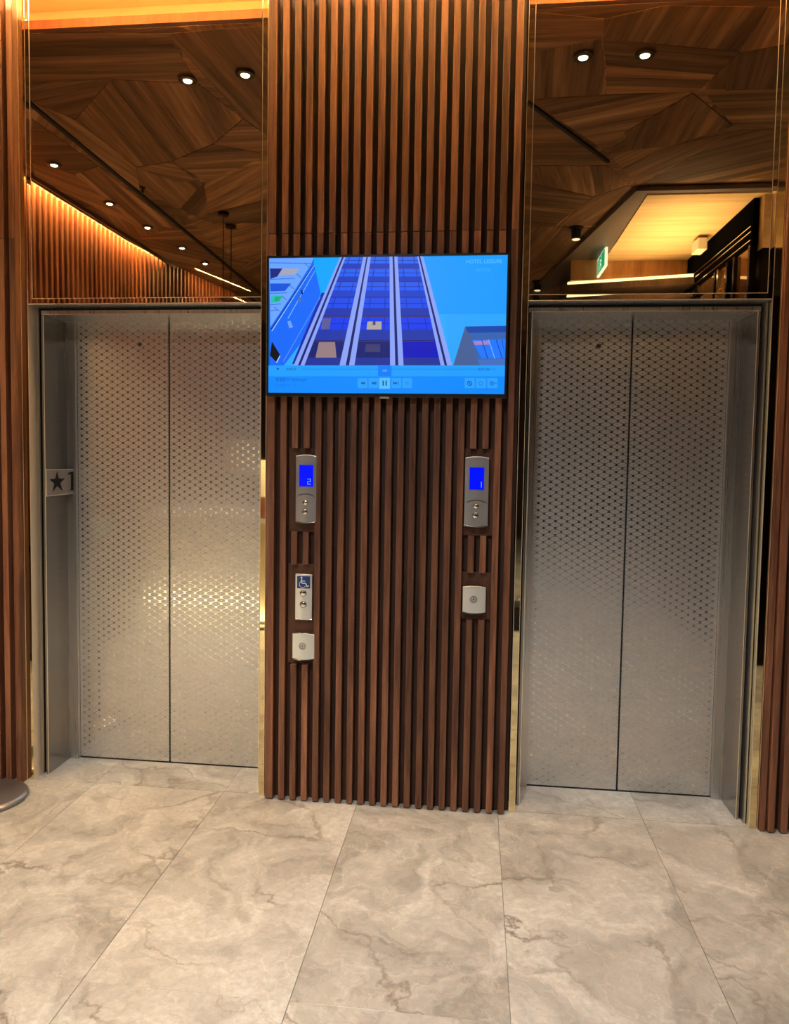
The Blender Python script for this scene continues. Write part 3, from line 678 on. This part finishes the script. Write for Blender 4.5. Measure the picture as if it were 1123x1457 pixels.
def seg_digit(mb, ch, cx, cz, w, h, y, t=.0022):
    segs = {'2': 'abged', '1': 'bc'}[ch]
    P = {'a': (cx - w / 2, cx + w / 2, cz + h / 2 - t, cz + h / 2), 'g': (cx - w / 2, cx + w / 2, cz - t / 2, cz + t / 2), 'd': (cx - w / 2, cx + w / 2, cz - h / 2, cz - h / 2 + t),
         'b': (cx + w / 2 - t, cx + w / 2, cz, cz + h / 2), 'c': (cx + w / 2 - t, cx + w / 2, cz - h / 2, cz), 'e': (cx - w / 2, cx - w / 2 + t, cz - h / 2, cz), 'f': (cx - w / 2, cx - w / 2 + t, cz, cz + h / 2)}
    for s in segs: a, b, c, d = P[s]; mb.box(a, b, y - .0006, y, c, d)
YP = -.020
def call_panel(px0, px1, py0, py1, digit, lcd, btns, arcy, label):
    a, b = onY(px0, py0, YP - .016), onY(px1, py1, YP - .016); cx, cz = (a.x + b.x) / 2, (a.z + b.z) / 2; w, h = b.x - a.x, a.z - b.z
    e = empty('call_panel', (cx, YP, cz), label=label, cat='call panel', group='lift call panels with blue displays')
    bowed_plate(w, h - .012, .016, .006).build('faceplate', M['grey_panel'], e, smooth=True)
    MB().box(-w / 2 + .004, w / 2 - .004, 0, .0138, -h / 2 + .008, h / 2 - .008).build('back_box', M['black'], e)
    for s in (1, -1):
        m = MB(); n = 10; v = []; f = []
        for i in range(n + 1):
            t = -1 + 2 * i / n; z = s * ((h - .012) / 2 + .006 * (1 - t * t)); x = t * (w / 2 - .001); yb = -.016 - .0056 * (1 - t * t)
            v += [(x, yb - .0012, z - s * .005), (x, yb - .0030, z - s * .0015), (x, yb + .003, z + s * .0015)]
        for i in range(n):
            for k in (0, 1): q = 3 * i + k; f.append((q, q + 1, q + 4, q + 3) if s < 0 else (q, q + 3, q + 4, q + 1))
        m.add(v, f).build('edge_trim', M['button'], e, smooth=True)
    l0, l1 = onY(lcd[0], lcd[1], YP - .023), onY(lcd[2], lcd[3], YP - .023)
    d = MB().box(l0.x - cx, l1.x - cx, -.0232, -.018, l1.z - cz, l0.z - cz).build('display', M['lcd'], e)
    dm = MB(); seg_digit(dm, digit, l1.x - cx - .017 if digit == '2' else l1.x - cx - .016, l1.z - cz + .021, .014, .024, -.0234); dm.build('digit', M['lcd_digit'], d)
    p0 = onY((px0 + px1) / 2, arcy, YP - .02).z - cz
    m = MB(); n = 12; v = []; f = []
    for i in range(n + 1):
        t = -1 + 2 * i / n; x = t * (w / 2 - .003); z = p0 - .012 * t * t; yb = -.016 - .0056 * (1 - t * t) - .0004
        v += [(x, yb, z), (x, yb - .0003, z - .0045)]
    for i in range(n): f.append((2 * i, 2 * i + 1, 2 * i + 3, 2 * i + 2))
    m.add(v, f).build('arched_groove', simple('panel_groove', (.10, .10, .10), .4, .6), e)
    for bx, by in btns:
        p = onY(bx, by, YP - .024)
        MB().lathe([(.0135, -.018), (.0135, -.0222), (.0115, -.0236)], 28, (p.x - cx, 0, p.z - cz), 'Y').build('button_ring', M['gunmetal'], e, smooth=True)
        MB().lathe([(.0098, -.0225), (.0098, -.0262), (.0060, -.0282), (.0015, -.0288)], 28, (p.x - cx, 0, p.z - cz), 'Y').build('button', M['button'], e, smooth=True)
    return e
call_panel(421.5, 449.5, 646, 745.5, '2', (426, 661.5, 445.5, 692.5), ((434.5, 715), (434, 728.5)), 702, 'upper left grey call panel, blue display reading 2')
call_panel(662.5, 694, 648.5, 751, '1', (668.5, 665, 688.5, 697), ((677.5, 720), (676.5, 733.5)), 711, 'upper right grey call panel, blue display reading 1')

def ribbon(mb, pts, w, y, cx, cz):
    for (x0, z0), (x1, z1) in zip(pts, pts[1:]):
        d = Vector((x1 - x0, z1 - z0)); 
        if d.length < 1e-6: continue
        d.normalize(); n = Vector((-d.y, d.x)) * w / 2; e = d * w * .25
        q = [(x0 + n.x - e.x, z0 + n.y - e.y), (x1 + n.x + e.x, z1 + n.y + e.y), (x1 - n.x + e.x, z1 - n.y + e.y), (x0 - n.x - e.x, z0 - n.y - e.y)]
        mb.add([(cx + a, y, cz + b) for a, b in q] + [(cx + a, y + .0005, cz + b) for a, b in q], [(0, 1, 2, 3), (7, 6, 5, 4), (0, 4, 5, 1), (1, 5, 6, 2), (2, 6, 7, 3), (3, 7, 4, 0)])
a, b = onY(420.5, 817, YP - .014), onY(443.5, 882, YP - .014); cx, cz = (a.x + b.x) / 2, (a.z + b.z) / 2; w_, h_ = b.x - a.x, a.z - b.z
ap = empty('accessible_call_panel', (cx, YP, cz), label='slim steel call panel with blue wheelchair symbol and two buttons', cat='call panel')
bowed_plate(w_, h_ - .006, .013, .003).build('faceplate', M['pale_panel'], ap, smooth=True); MB().box(-w_ / 2 + .004, w_ / 2 - .004, 0, .0138, -h_ / 2 + .006, h_ / 2 - .006).build('back_box', M['black'], ap)
for s in (1, -1): MB().box(-w_ / 2, w_ / 2, -.0145, -.010, s * (h_ / 2) - .0015, s * (h_ / 2) + .0015).build('edge_trim', M['button'], ap, bevel=.0008)
pa, pb = onY(423, 819.5, YP - .018), onY(441, 837.5, YP - .018)
bp_ = MB().box(pa.x - cx, pb.x - cx, -.0185, -.014, pb.z - cz, pa.z - cz).build('symbol_plate', M['sign_blue'], ap)
sy = MB(); S = (pa.x - pb.x) * -1; ox_, oz_ = (pa.x + pb.x) / 2 - cx, (pa.z + pb.z) / 2 - cz
k = S / 20
ribbon(sy, [(-3 * k, 5 * k), (-2.4 * k, -1.5 * k), (3.4 * k, -1.5 * k), (5.6 * k, -6.5 * k), (8 * k, -5.4 * k)], 1.5 * k, -.0192, ox_, oz_)
ribbon(sy, [(-2.6 * k, 2 * k), (2.4 * k, 1.8 * k)], 1.2 * k, -.0192, ox_, oz_)
ribbon(sy, [((-1.2 + 5.2 * math.cos(t)) * k, (-3.2 + 5.0 * math.sin(t)) * k) for t in [math.radians(115 + i * 15) for i in range(15)]], 1.3 * k, -.0193, ox_, oz_)
sy.lathe([(1.4 * k, -.0192), (1.4 * k, -.0186)], 14, (ox_ - 3.2 * k, 0, oz_ + 7 * k), 'Y')
sy.build('wheelchair_symbol', M['white'], bp_)
for bx, by in ((431.5, 844), (431.5, 860)):
    p = onY(bx, by, YP - .018)
    MB().lathe([(.0150, -.012), (.0150, -.0172), (.0128, -.0188)], 28, (p.x - cx, 0, p.z - cz), 'Y').build('button_ring', M['gunmetal'], ap, smooth=True)
    MB().lathe([(.0112, -.018), (.0112, -.0215), (.0070, -.0235), (.0015, -.0240)], 28, (p.x - cx, 0, p.z - cz), 'Y').build('button', M['button'], ap, smooth=True)

def reader(px0, px1, py0, py1, tx, ty, label):
    a, b = onY(px0, py0, YP - .014), onY(px1, py1, YP - .014); cx, cz = (a.x + b.x) / 2, (a.z + b.z) / 2; w, h = b.x - a.x, a.z - b.z
    e = empty('card_reader', (cx, YP, cz), label=label, cat='card reader', group='square steel card readers')
    bowed_plate(w, h - .014, .014, .005).build('faceplate', M['pale_panel'], e, smooth=True); MB().box(-w / 2 + .004, w / 2 - .004, 0, .0138, -h / 2 + .010, h / 2 - .010).build('back_box', M['black'], e)
    for s in (1, -1):
        m = MB(); n = 10; v = []; f = []
        for i in range(n + 1):
            t = -1 + 2 * i / n; z = s * (h / 2 - .007 + .005 * (1 - t * t)); x = t * w / 2; yb = -.014 - .005 * (1 - t * t)
            v += [(x, yb - .0016, z - s * .004), (x, yb - .0026, z), (x, yb + .004, z + s * .0035)]
        for i in range(n):
            for k in (0, 1): q = 3 * i + k; f.append((q, q + 1, q + 4, q + 3) if s < 0 else (q, q + 3, q + 4, q + 1))
        m.add(v, f).build('edge_trim', M['button'], e, smooth=True)
    p = onY(tx, ty, YP - .019)
    for r0, r1, mt in ((.0155, .0125, 'gunmetal'), (.0105, .0078, 'gunmetal'), (.0060, .0035, 'button')):
        MB().lathe([(r0, -.0165), (r0, -.0198), (r1, -.0198), (r1, -.0165)], 28, (p.x - cx, 0, p.z - cz), 'Y').build('sensor_ring', M[mt], e, smooth=True)
    MB().lathe([(.0028, -.0165), (.0028, -.0202)], 14, (p.x - cx, 0, p.z - cz), 'Y').build('sensor_hole', M['ink'], e)
reader(416.5, 447, 899, 941, 430.5, 919.5, 'square steel card reader low on the left of the slatted column')
reader(659, 690.5, 832, 875, 674, 853, 'square steel card reader on the right of the slatted column')

# ------------------------------------------------------------------ stanchion
c0 = (-1.872, -.206)
sn = empty('queue_stanchion', (c0[0], c0[1], 0), label='round grey metal base of a rope stanchion at the left edge', cat='stanchion')
MB().lathe([(.145, 0), (.158, .004), (.160, .016), (.155, .022), (.143, .026), (.06, .034), (.032, .040)], 64).build('base', M['gunmetal'], sn, smooth=True)
MB().lathe([(.017, .038), (.017, .93)], 32).build('pole', M['gunmetal'], sn, smooth=True)
MB().lathe([(.024, .93), (.026, .935), (.026, 1.0), (.020, 1.01)], 32).build('head', M['chrome'], sn, smooth=True)

# ------------------------------------------------------------------ downlights (seen in the mirrors, then unseen ones added for light)
dls = []
def downlight(x, y, watts, label, tilt=(0, 0), cone=96):
    if not dls:
        e = empty('downlight', (x, y, ZC - .016), cat='light')
        MB().lathe([(.022, -.001), (.027, -.008), (.046, -.006), (.048, 0)], 28).build('trim_ring', M['trim_ring'], e, smooth=True)
        MB().lathe([(.0215, -.002), (.020, -.009), (.010, -.012)], 24).build('lens', M['bulb'], e, smooth=True)
    else: e = copy_tree(dls[0]); e.location = (x, y, ZC - .016)
    tag(e, label, group='recessed ceiling downlights'); dls.append(e)
    l = bpy.data.lights.new('downlight_lamp', 'SPOT'); l.energy = watts; l.color = WARM; l.spot_size = math.radians(cone); l.spot_blend = .75; l.shadow_soft_size = .028
    o = bpy.data.objects.new('downlight_lamp', l); COL.objects.link(o); o.location = (x, y, ZC - .036); o.rotation_euler = (math.radians(tilt[0]), math.radians(tilt[1]), 0)
names = [('left mirror, left downlight of the near pair', 267, 115), ('left mirror, right downlight of the near pair', 349, 107), ('right mirror, left downlight of the near pair', 830, 82), ('right mirror, right downlight of the near pair', 918, 79)]
for lb, u, v in names: downlight(*inMirror(u, v, ZC - .02), DOWN_W * (.92 if u > 500 else .62), 'glowing round downlight in dark ring, ' + lb, cone=58)
for i, (u, v) in enumerate(((77, 235), (156, 290), (210, 324), (259, 353), (292, 375))):
    downlight(*inMirror(u, v, ZC - .02), DOWN_W * .55, 'small downlight above the slatted wall, ' + ('first', 'second', 'third', 'fourth', 'fifth')[i] + ' from the left in the left mirror')
for i, (x, y) in enumerate(((-.35, -1.55), (-.45, -2.7), (-.62, -4.1), (-.8, -5.6))):  # unseen fittings added for the general light of the lobby
    downlight(x, y, DOWN_W * (.7, 3.1, 3.1, 2.2)[i], 'added unseen downlight behind the wooden column line, ' + ('first', 'second', 'third', 'fourth')[i] + ' from the lifts', cone=(62, 150, 150, 150)[i])

downlight(2.45, -1.75, DOWN_W, 'added unseen downlight right of the right mirror, near the wooden pillar')  # out of view, added to light the front of the pier
def spotlight(u, v, label):
    x, y = inMirror(u, v, ZC - .05); e = empty('surface_spotlight', (x, y, ZC - .006), label=label, cat='light')
    MB().lathe([(.062, 0), (.062, -.018)][::-1], 24).build('mount_plate', M['black'], e, smooth=True)
    MB().lathe([(.040, -.10), (.042, -.018)], 24).build('housing', M['black'], e, smooth=True)
    MB().lathe([(.030, -.104), (.034, -.101)], 24).build('lens', M['bulb_dim'], e, smooth=True)
spotlight(820, 331, 'black cylinder spotlight on the ceiling, larger one in the right mirror')
spotlight(765, 406, 'black cylinder spotlight low at the left corner of the right mirror')
def sprinkler(u, v, label):
    x, y = inMirror(u, v, ZC - .02); e = empty('sprinkler_head', (x, y, ZC - .012), label=label, cat='sprinkler')
    MB().lathe([(.022, -.004), (.024, 0)], 20).build('rosette', M['trim_ring'], e); MB().lathe([(.012, -.035), (.006, -.030), (.006, -.004)], 12).build('nozzle', M['trim_ring'], e)
sprinkler(203, 269, 'tiny sprinkler head beside the ceiling shadow line in left mirror')

# pendants over the reception counter (cords seen in the left mirror)
def pendant(u, v, label):
    x, y = inMirror(u, v); e = empty('pendant_lamp', (x, y, ZC - .012), label=label, cat='light', group='pendants over the reception counter')
    MB().lathe([(.045, -.02), (.045, 0)], 20).build('canopy', M['black'], e)
    MB().lathe([(.004, -1.85), (.004, -.02)], 8).build('cord', M['black'], e)
    MB().lathe([(.14, -2.10), (.12, -1.86), (.03, -1.84)], 32).build('shade', simple('cream_shade', (.8, .68, .48), .7, 0, (1, .80, .50), .25), e, smooth=True)
pendant(318, 301, 'thin dark pendant cord in the left mirror, left one'); pendant(329, 319, 'thin dark pendant cord in the left mirror, right one')
rc = empty('reception_counter', (-2.05, -3.35, 0), label='pale beige reception counter with white top, reflected beside the column', cat='counter')
MB().box(-.92, .48, -.30, .28, .05, .90).build('front_body', M['cream'], rc, bevel=.004); MB().box(-.94, .51, -.33, .31, .90, .94).build('countertop', M['white'], rc, bevel=.004); MB().box(-.90, .46, -.28, .26, 0, .05).build('plinth', M['black'], rc)
MB().box(-.92, .48, .262, .40, .004, .020).build('light_ledge', M['black'], rc); MB().box(-.90, .46, .330, .345, .0205, .028).build('led_strip', M['led2'], rc)
area('counter_light', (-2.27, -3.012, .036), 1.36, .015, 9, (1, .93, .72), (0, -.35, 1))
tl = empty('table_lamp', (-1.66, -3.16, .941), label='table lamp with cream shade standing at the end of the reception counter', cat='lamp')
MB().lathe([(.06, 0), (.085, .02), (.09, .09), (.05, .17), (.012, .19), (.012, .24)], 28).build('base', simple('terracotta_base', (.45, .19, .12), .4), tl, smooth=True)
MB().lathe([(.15, .19), (.13, .40), (.085, .50)], 32).build('shade', simple('lamp_shade_cream', (.8, .7, .5), .7, 0, (1, .82, .5), .35), tl, smooth=True)
cb = empty('side_cabinet', (-2.86, -2.05, 0), label='low dark side cabinet by the slatted wall, in the far left mirror strip', cat='cabinet')
MB().box(-.14, .16, -.28, .28, .06, .78).build('body', M['dark_wood'], cb, bevel=.003); MB().box(-.16, .18, -.30, .30, .78, .81).build('top', M['black_gloss'], cb, bevel=.003); MB().box(-.13, .15, -.27, .27, 0, .06).build('plinth', M['black'], cb)
for y in (-.14, .14): MB().box(.161, .168, y - .12, y + .12, .10, .74).build('cabinet_door', M['dark_wood'], cb, bevel=.001)
wb2 = empty('leaflet_box', (-2.86, -2.03, .811), label='white box standing on the dark side cabinet', cat='box')
MB().box(-.05, .07, -.08, .08, 0, .115).build('body', M['white'], wb2, bevel=.002); MB().box(.0705, .072, -.06, .06, .03, .09).build('window', M['exit_green'], wb2)
bg = empty('black_bag', (.62, -3.38, 0), label='small black bag on the floor, reflected in the strip right of the column', cat='bag')
MB().box(-.13, .13, -.09, .09, .004, .24).build('body', simple('black_fabric', (.01, .01, .012), .8), bg, bevel=.03)
h = MB(); rr2 = [(.07 * math.cos(t), .07 * math.sin(t)) for t in [math.pi * i / 10 for i in range(11)]]
for (xa, za), (xb, zb) in zip(rr2, rr2[1:]): h.add([(xa * .9, -.008, .235 + za * .9), (xa, -.008, .235 + za), (xb, -.008, .235 + zb), (xb * .9, -.008, .235 + zb * .9), (xa * .9, .008, .235 + za * .9), (xa, .008, .235 + za), (xb, .008, .235 + zb), (xb * .9, .008, .235 + zb * .9)], [(0, 1, 2, 3), (7, 6, 5, 4), (1, 5, 6, 2), (0, 3, 7, 4)])
h.build('handle', M['black'], bg)

# exit sign hanging at the edge of the lit soffit
def mirY(u, v, y): r = ray(u, v); p = CAM + r * ((-y - CAM.y) / r.y); return p.x, p.z
ex, ez = mirY(858, 373, -4.0)
es = empty('exit_sign', (1.300, -4.02, ez), label='small green running-man exit sign at the soffit edge in the right mirror', cat='sign')
MB().box(-.012, .012, -.22, .22, -.085, .085).build('housing', M['exit_white'], es, bevel=.003)
MB().box(-.0135, -.012, -.20, .20, -.072, .072).build('green_face', M['exit_green'], es)
MB().box(-.004, .004, -.01, .01, .085, 3.40 - ez).build('bracket', M['chrome'], es)
g2 = MB()
def rib2(pts, w):
    for (y0, z0), (y1, z1) in zip(pts, pts[1:]):
        d = Vector((y1 - y0, z1 - z0)).normalized(); n = Vector((-d.y, d.x)) * w / 2
        q = [(y0 + n.x, z0 + n.y), (y1 + n.x, z1 + n.y), (y1 - n.x, z1 - n.y), (y0 - n.x, z0 - n.y)]
        g2.add([(-.0140, a, b) for a, b in q], [(0, 1, 2, 3)])
rib2([(.02, .03), (.0, -.01), (.03, -.03), (.02, -.06)], .016); rib2([(.0, -.01), (-.04, -.03), (-.06, -.06)], .014); rib2([(.05, .0), (.02, .025), (-.03, .02), (-.05, -.0)], .011)
g2.add([(-.0141, .03 + .012 * math.cos(t), .05 + .012 * math.sin(t)) for t in [i * math.pi / 5 for i in range(10)]], [tuple(range(10))])
rib2([(-.10, -.06), (-.10, .06), (-.16, .06), (-.16, -.06)], .008)
g2.build('running_figure', M['exit_white'], es)

# black glass partition on the right with chrome mullions
gp = empty('glass_partition', (2.14, -3.45, 0), label='black glass partition with chrome mullions under the lit soffit', cat='partition')
def GP(m, nm, mt): return m.build(nm, mt, gp, (-2.14, 3.45, 0))
GP(MB().box(2.13, 2.17, -4.36, -2.60, 3.06, 3.394), 'header', M['matt_black'])
for z in (3.20, 3.16, 3.10): GP(MB().box(2.122, 2.13, -4.20, -2.62, z, z + .005), 'header_line', M['chrome'])
for y in (-4.36, -3.93, -3.86, -3.40, -3.32, -3.10, -2.94, -2.62): GP(MB().box(2.11, 2.16, y, y + .035, 0, 3.06), 'mullion', M['chrome'] if y in (-3.86, -3.32) else M['black_gloss'])
for y0, y1 in ((-4.32, -3.93), (-3.82, -3.40), (-3.28, -3.10), (-2.905, -2.62)): GP(MB().box(2.135, 2.145, y0, y1, .05, 3.06), 'pane', M['bronze_glass'])
for z in (0.0, 1.0): GP(MB().box(2.12, 2.155, -4.36, -2.60, z, z + .05), 'rail', M['black_gloss'])
pl = empty('wall_pier', (2.40, -2.62, 0), label='black pier with honey wood cap, right of the black partition in right mirror', cat='pillar')
MB().box(-.225, .22, -.10, .10, 3.02, 3.394).build('wood_cap', M['bright_wood'], pl); MB().box(-.225, .22, -.10, .10, 0, 3.0185).build('black_panel', M['black_gloss'], pl)
cbx = MB().box(-.04, .04, -.09, .09, -.06, .04).build('wall_speaker', M['cream'], None, (2.03, -3.55, 3.33), bevel=.006); tag(cbx, 'small cream box unit under the lit soffit in the right mirror', 'speaker')

bpy.context.view_layer.update()
